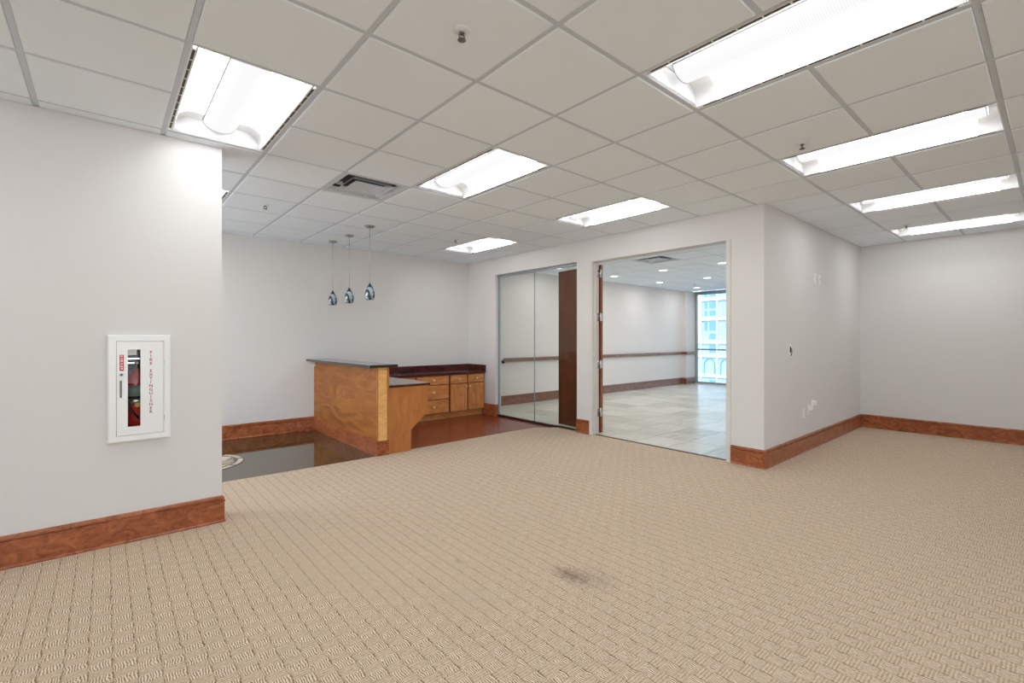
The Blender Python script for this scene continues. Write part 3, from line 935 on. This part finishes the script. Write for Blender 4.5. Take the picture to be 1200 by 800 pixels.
def cdoor(x0, x1, z0, z1, root, kx, kz):
    y = CY; f = .052
    d = MB()
    d.box(x0, y-.018, z0, x0+f, y-.0005, z1); d.box(x1-f, y-.018, z0, x1, y-.0005, z1)
    d.box(x0+f, y-.018, z0, x1-f, y-.0005, z0+f); d.box(x0+f, y-.018, z1-f, x1-f, y-.0005, z1)
    o = d.build('door', M['cab_door'], root)
    p = MB(); e = .03; a, b, c, g = x0+f, x1-f, z0+f, z1-f
    v = [(a, y-.008, c), (b, y-.008, c), (b, y-.008, g), (a, y-.008, g), (a+e, y-.014, c+e), (b-e, y-.014, c+e), (b-e, y-.014, g-e), (a+e, y-.014, g-e)]
    p.add(v, [(0,1,5,4),(1,2,6,5),(2,3,7,6),(3,0,4,7),(4,5,6,7)])
    p.build('raised_panel', M['cab_door'], o)
    knob(kx, kz, o)
def carcass(x0, x1, root):
    B(x0, CY, .10, x1, YB-.003, .732).build('body', M['leaf'], root)
    B(x0, CY+.07, -.006, x1, CY+.088, .10).build('toe_kick', M['cab'], root)
c1 = thing('drawer_cabinet', 'wooden drawer cabinet under the dark counter, mostly hidden behind the desk', 'cabinet', (3.35, 6.9, 0), 'wooden base cabinets on the back wall')
carcass(3.00, 3.72, c1)
for z0, z1 in ((.575, .715), (.335, .562), (.108, .322)): drawer(3.02, 3.708, z0, z1, c1)
c2 = thing('drawer_cabinet', 'wooden cabinet of three drawers between desk and double door cabinet', 'cabinet', (4.04, 6.9, 0), 'wooden base cabinets on the back wall')
carcass(3.722, 4.347, c2)
for z0, z1 in ((.575, .715), (.335, .562), (.108, .322)): drawer(3.735, 4.330, z0, z1, c2)
c3 = thing('door_cabinet', 'wooden cabinet with two drawers above two doors, against the right wall', 'cabinet', (4.7, 6.9, 0), 'wooden base cabinets on the back wall')
carcass(4.349, 5.080, c3)
drawer(4.368, 4.700, .575, .715, c3); drawer(4.728, 5.062, .575, .715, c3)
cdoor(4.368, 4.700, .108, .562, c3, 4.678, .512); cdoor(4.728, 5.062, .108, .562, c3, 4.752, .512)
ct = thing('countertop', 'long dark red countertop with upstand along the back and right walls', 'countertop', (4.0, 6.9, .73))
B(2.52, 6.615, .733, 5.094, YB-.002, .765).build('slab', M['counter'], ct, bevel=.004)
B(2.52, YB-.022, .765, 5.094, YB-.002, .866).build('back_upstand', M['counter'], ct)
B(5.074, 6.615, .765, 5.094, YB-.022, .866).build('side_upstand', M['counter'], ct)

# ------------------------------------------------------------------ fire extinguisher cabinet
fc = thing('extinguisher_cabinet', 'white metal fire extinguisher cabinet recessed in the near left wall', 'cabinet', (.176, YC, 1.0))
yf = YC-.036
fx0, fx1, fz0, fz1 = .010, .341, .660, 1.356
ix0, ix1, iz0, iz1 = .054, .302, .702, 1.314
q = MB()
def bev_frame(q, o, i, yb, yfr, e=.010):
    (a0, c0, a1, c1), (b0, d0, b1, d1) = o, i
    R = [[(a0,yb,c0),(a1,yb,c0),(a1,yb,c1),(a0,yb,c1)],
         [(a0,yfr+e,c0),(a1,yfr+e,c0),(a1,yfr+e,c1),(a0,yfr+e,c1)],
         [(a0+e*.3,yfr+e*.3,c0+e*.3),(a1-e*.3,yfr+e*.3,c0+e*.3),(a1-e*.3,yfr+e*.3,c1-e*.3),(a0+e*.3,yfr+e*.3,c1-e*.3)],
         [(a0+e,yfr,c0+e),(a1-e,yfr,c0+e),(a1-e,yfr,c1-e),(a0+e,yfr,c1-e)],
         [(b0,yfr,d0),(b1,yfr,d0),(b1,yfr,d1),(b0,yfr,d1)],
         [(b0,yb,d0),(b1,yb,d0),(b1,yb,d1),(b0,yb,d1)]]
    v = [p for r in R for p in r]; f = []
    for k in range(len(R)-1):
        for n in range(4): f.append((k*4+n, k*4+(n+1) % 4, (k+1)*4+(n+1) % 4, (k+1)*4+n))
    q.add(v, f)
bev_frame(q, (fx0, fz0, fx1, fz1), (ix0, iz0, ix1, iz1), YC-.001, yf)
q.build('frame', M['white'], fc)
# tub
q = MB(); tx0, tx1, tz0, tz1, ty = .047, .303, .697, 1.320, YC+.170
q.box(tx0, ty, tz0, tx1, ty+.003, tz1); q.box(tx0, YC-.02, tz0, tx0+.003, ty, tz1); q.box(tx1-.003, YC-.02, tz0, tx1, ty, tz1)
q.box(tx0, YC-.02, tz0, tx1, ty, tz0+.003); q.box(tx0, YC-.02, tz1-.003, tx1, ty, tz1)
q.build('tub', M['void_grey'], fc)
# door with window
g = .0022
wx0, wx1, wz0, wz1 = .112, .177, .757, 1.259
yd = yf+.002
q = MB()
q.box(ix0+g, yd, iz0+g, wx0, yd+.014, iz1-g); q.box(wx1, yd, iz0+g, ix1-g, yd+.014, iz1-g)
q.box(wx0, yd, iz0+g, wx1, yd+.014, wz0); q.box(wx0, yd, wz1, wx1, yd+.014, iz1-g)
dd = q.build('door', M['white'], fc)
B(wx0-.002, yd+.004, wz0-.002, wx1+.002, yd+.007, wz1+.002).build('glass_pane', M['cabglass'], dd)
q = MB()
q.box(.0715, yd-.0035, .949, .0825, yd, 1.060)
q.build('handle', M['gray_metal'], dd, bevel=.002)
MB().lathe([(.0105, 0), (.0105, -.003), (.008, -.0045), (0, -.0045)], .080, yd, 1.098, 20, 'y').build('lock', M['steel'], dd)
MB().lathe([(.005, -.0046), (0, -.0048)], .080, yd, 1.098, 12, 'y').build('keyhole', M['dark'], dd)
q = MB().box(.0705, yd-.0012, 1.122, .0925, yd, 1.226).build('red_label', M['red'], dd)
q = MB()
for k in range(6):
    z = 1.133+k*.016
    q.box(.0755, yd-.0018, z, .0875, yd-.0011, z+.002)
    q.box(.0755 if k % 2 else .0805, yd-.0018, z+.004, .0875, yd-.0011, z+.006)
    q.box(.0755, yd-.0018, z+.008, .0785 if k % 3 else .0875, yd-.0011, z+.010)
tag(q.build('label_print', M['plate'], dd), kind='stuff')
for z in (.80, 1.17): B(ix1-.003, yd-.004, z-.02, ix1+.003, yd+.002, z+.02).build('hinge', M['steel'], dd)
def letter(ch, x, z, size, y, mat, parent, name='letter'):
    cu = bpy.data.curves.new('txt', 'FONT'); cu.body = ch; cu.size = size; cu.align_x = 'CENTER'; cu.extrude = .0004; cu.offset = .0004
    tmp = bpy.data.objects.new('tmp', cu); COL.objects.link(tmp)
    dg = bpy.context.evaluated_depsgraph_get(); dg.update()
    me = bpy.data.meshes.new_from_object(tmp.evaluated_get(dg))
    bpy.data.objects.remove(tmp)
    me.transform(Matrix.Rotation(PI/2, 4, 'X'))
    me.name = name; me.materials.clear(); me.materials.append(mat)
    o = bpy.data.objects.new(name, me); COL.objects.link(o); o.parent = parent
    o.location = Vector((x, y, z))-wloc(parent)
    return o
txt = 'FIRE EXTINGUISHER'
zt, zb = 1.252, .832
for k, ch in enumerate(txt):
    if ch == ' ': continue
    letter(ch, .2315, zt-(k+1)*(zt-zb)/len(txt)+.004, .0265, yd-.0006, M['red_text'], dd)

ex = thing('fire_extinguisher', 'red fire extinguisher behind the narrow cabinet window', 'fire extinguisher', (.160, YC+.075, .702))
ecx, ecy = .160, YC+.075
MB().lathe([(.0, .0), (.055, .0), (.060, .008), (.060, .335), (.056, .360), (.042, .392), (.022, .412), (.018, .430), (0, .430)], ecx, ecy, .702, 28).build('cylinder', M['red'], ex)
MB().lathe([(.0606, .245), (.0606, .320)], ecx, ecy, .702, 28).build('label', M['teal'], ex)
MB().lathe([(.0612, .195), (.0612, .232)], ecx, ecy, .702, 28).build('band', M['steel'], ex)
MB().lathe([(.0625, .232), (.0625, .246)], ecx, ecy, .702, 28).build('strap', M['black'], ex)
MB().lathe([(.014, .43), (.016, .45), (.012, .475), (0, .475)], ecx, ecy, .702, 14).build('valve', M['bronze'], ex)
q = MB(); q.box(ecx-.05, ecy-.010, .702+.462, ecx+.03, ecy+.010, .702+.470); q.box(ecx-.045, ecy-.008, .702+.490, ecx+.03, ecy+.008, .702+.499)
q.build('lever', M['chrome'], ex)
MB().lathe([(0, 0), (.016, -.001), (.016, -.008), (0, -.009)], ecx+.006, ecy-.020, 1.168, 18, 'y').build('gauge', M['chrome'], ex)
q = MB().tube([(ecx-.014, ecy-.01, 1.150), (ecx-.045, ecy-.04, 1.12), (ecx-.058, ecy-.050, 1.03), (ecx-.050, ecy-.055, .93), (ecx-.03, ecy-.064, .86), (ecx+.01, ecy-.066, .80)], .0075, 10)
q.build('hose', M['black'], ex)
MB().lathe([(0, 0), (.016, -.001), (.016, -.003), (0, -.004)], ecx+.004, ecy-.0635, .893, 18, 'y').build('yellow_tag', M['yellow'], ex)['label'] = 'round yellow tag'
tag(B(.112, YC-.012, 1.222, .158, YC-.011, 1.257).build('inspection_card', M['plate']), 'small white card at the top of the cabinet window', 'card')

# ------------------------------------------------------------------ wall devices on the return wall
def plate(name, label, cat, x, z, wdt, hgt, extra=None, group='small white wall plates on the return wall', d=.007):
    r = thing(name, label, cat, (x, YA, z), group)
    B(x-wdt/2, YA-d, z-hgt/2, x+wdt/2, YA, z+hgt/2).build('cover', M['plate'], r, bevel=.002)
    if extra: extra(r, x, z)
    return r
def sockets(r, x, z):
    for s in (-1, 1):
        o = B(x-.017, YA-.0095, z+s*.022-.014, x+.017, YA-.007, z+s*.022+.014).build('socket', M['plate'], r, bevel=.002)
        q = MB().box(x-.008, YA-.0100, z+s*.022-.006, x-.005, YA-.0093, z+s*.022+.006); q.box(x+.005, YA-.0100, z+s*.022-.006, x+.008, YA-.0093, z+s*.022+.006)
        q.build('slot', M['dark'], r)
def adapter(r, x, z):
    sockets(r, x, z)
    B(x-.022, YA-.045, z-.005, x+.022, YA-.0095, z+.05).build('plug', M['plate'], r, bevel=.004)
def jack(r, x, z):
    MB().lathe([(.007, 0), (.007, -.012), (0, -.012)], x, YA-.007, z, 12, 'y').build('jack', M['steel'], r)
plate('outlet_plate', 'narrow white wall plate high on the return wall, left of its pair', 'wall plate', 6.62, 2.075, .07, .115, sockets)
plate('outlet_plate', 'small white wall plate high on the return wall, right of its pair', 'wall plate', 6.79, 2.07, .07, .115, jack)
def cable(r, x, z):
    B(x-.02, YA-.0075, z-.03, x+.02, YA-.0068, z+.035).build('opening', M['dark'], r)
    MB().tube([(x+.0, YA-.004, z+.02), (x-.006, YA-.022, z+.01), (x-.008, YA-.024, z-.03), (x-.014, YA-.018, z-.065)], .004, 8).build('cable', M['black'], r)
plate('cable_plate', 'beige wall plate with a black cable hanging out at mid height', 'wall plate', 5.80, 1.205, .085, .115, cable)
plate('outlet_plate', 'lowest left white outlet above the baseboard on the return wall', 'outlet', 6.235, .455, .07, .115, sockets)
plate('outlet_plate', 'middle white outlet with a plug above the baseboard on the return wall', 'outlet', 6.40, .475, .07, .115, adapter)
plate('outlet_plate', 'right white outlet with a plug above the baseboard on the return wall', 'outlet', 6.53, .525, .07, .115, adapter)
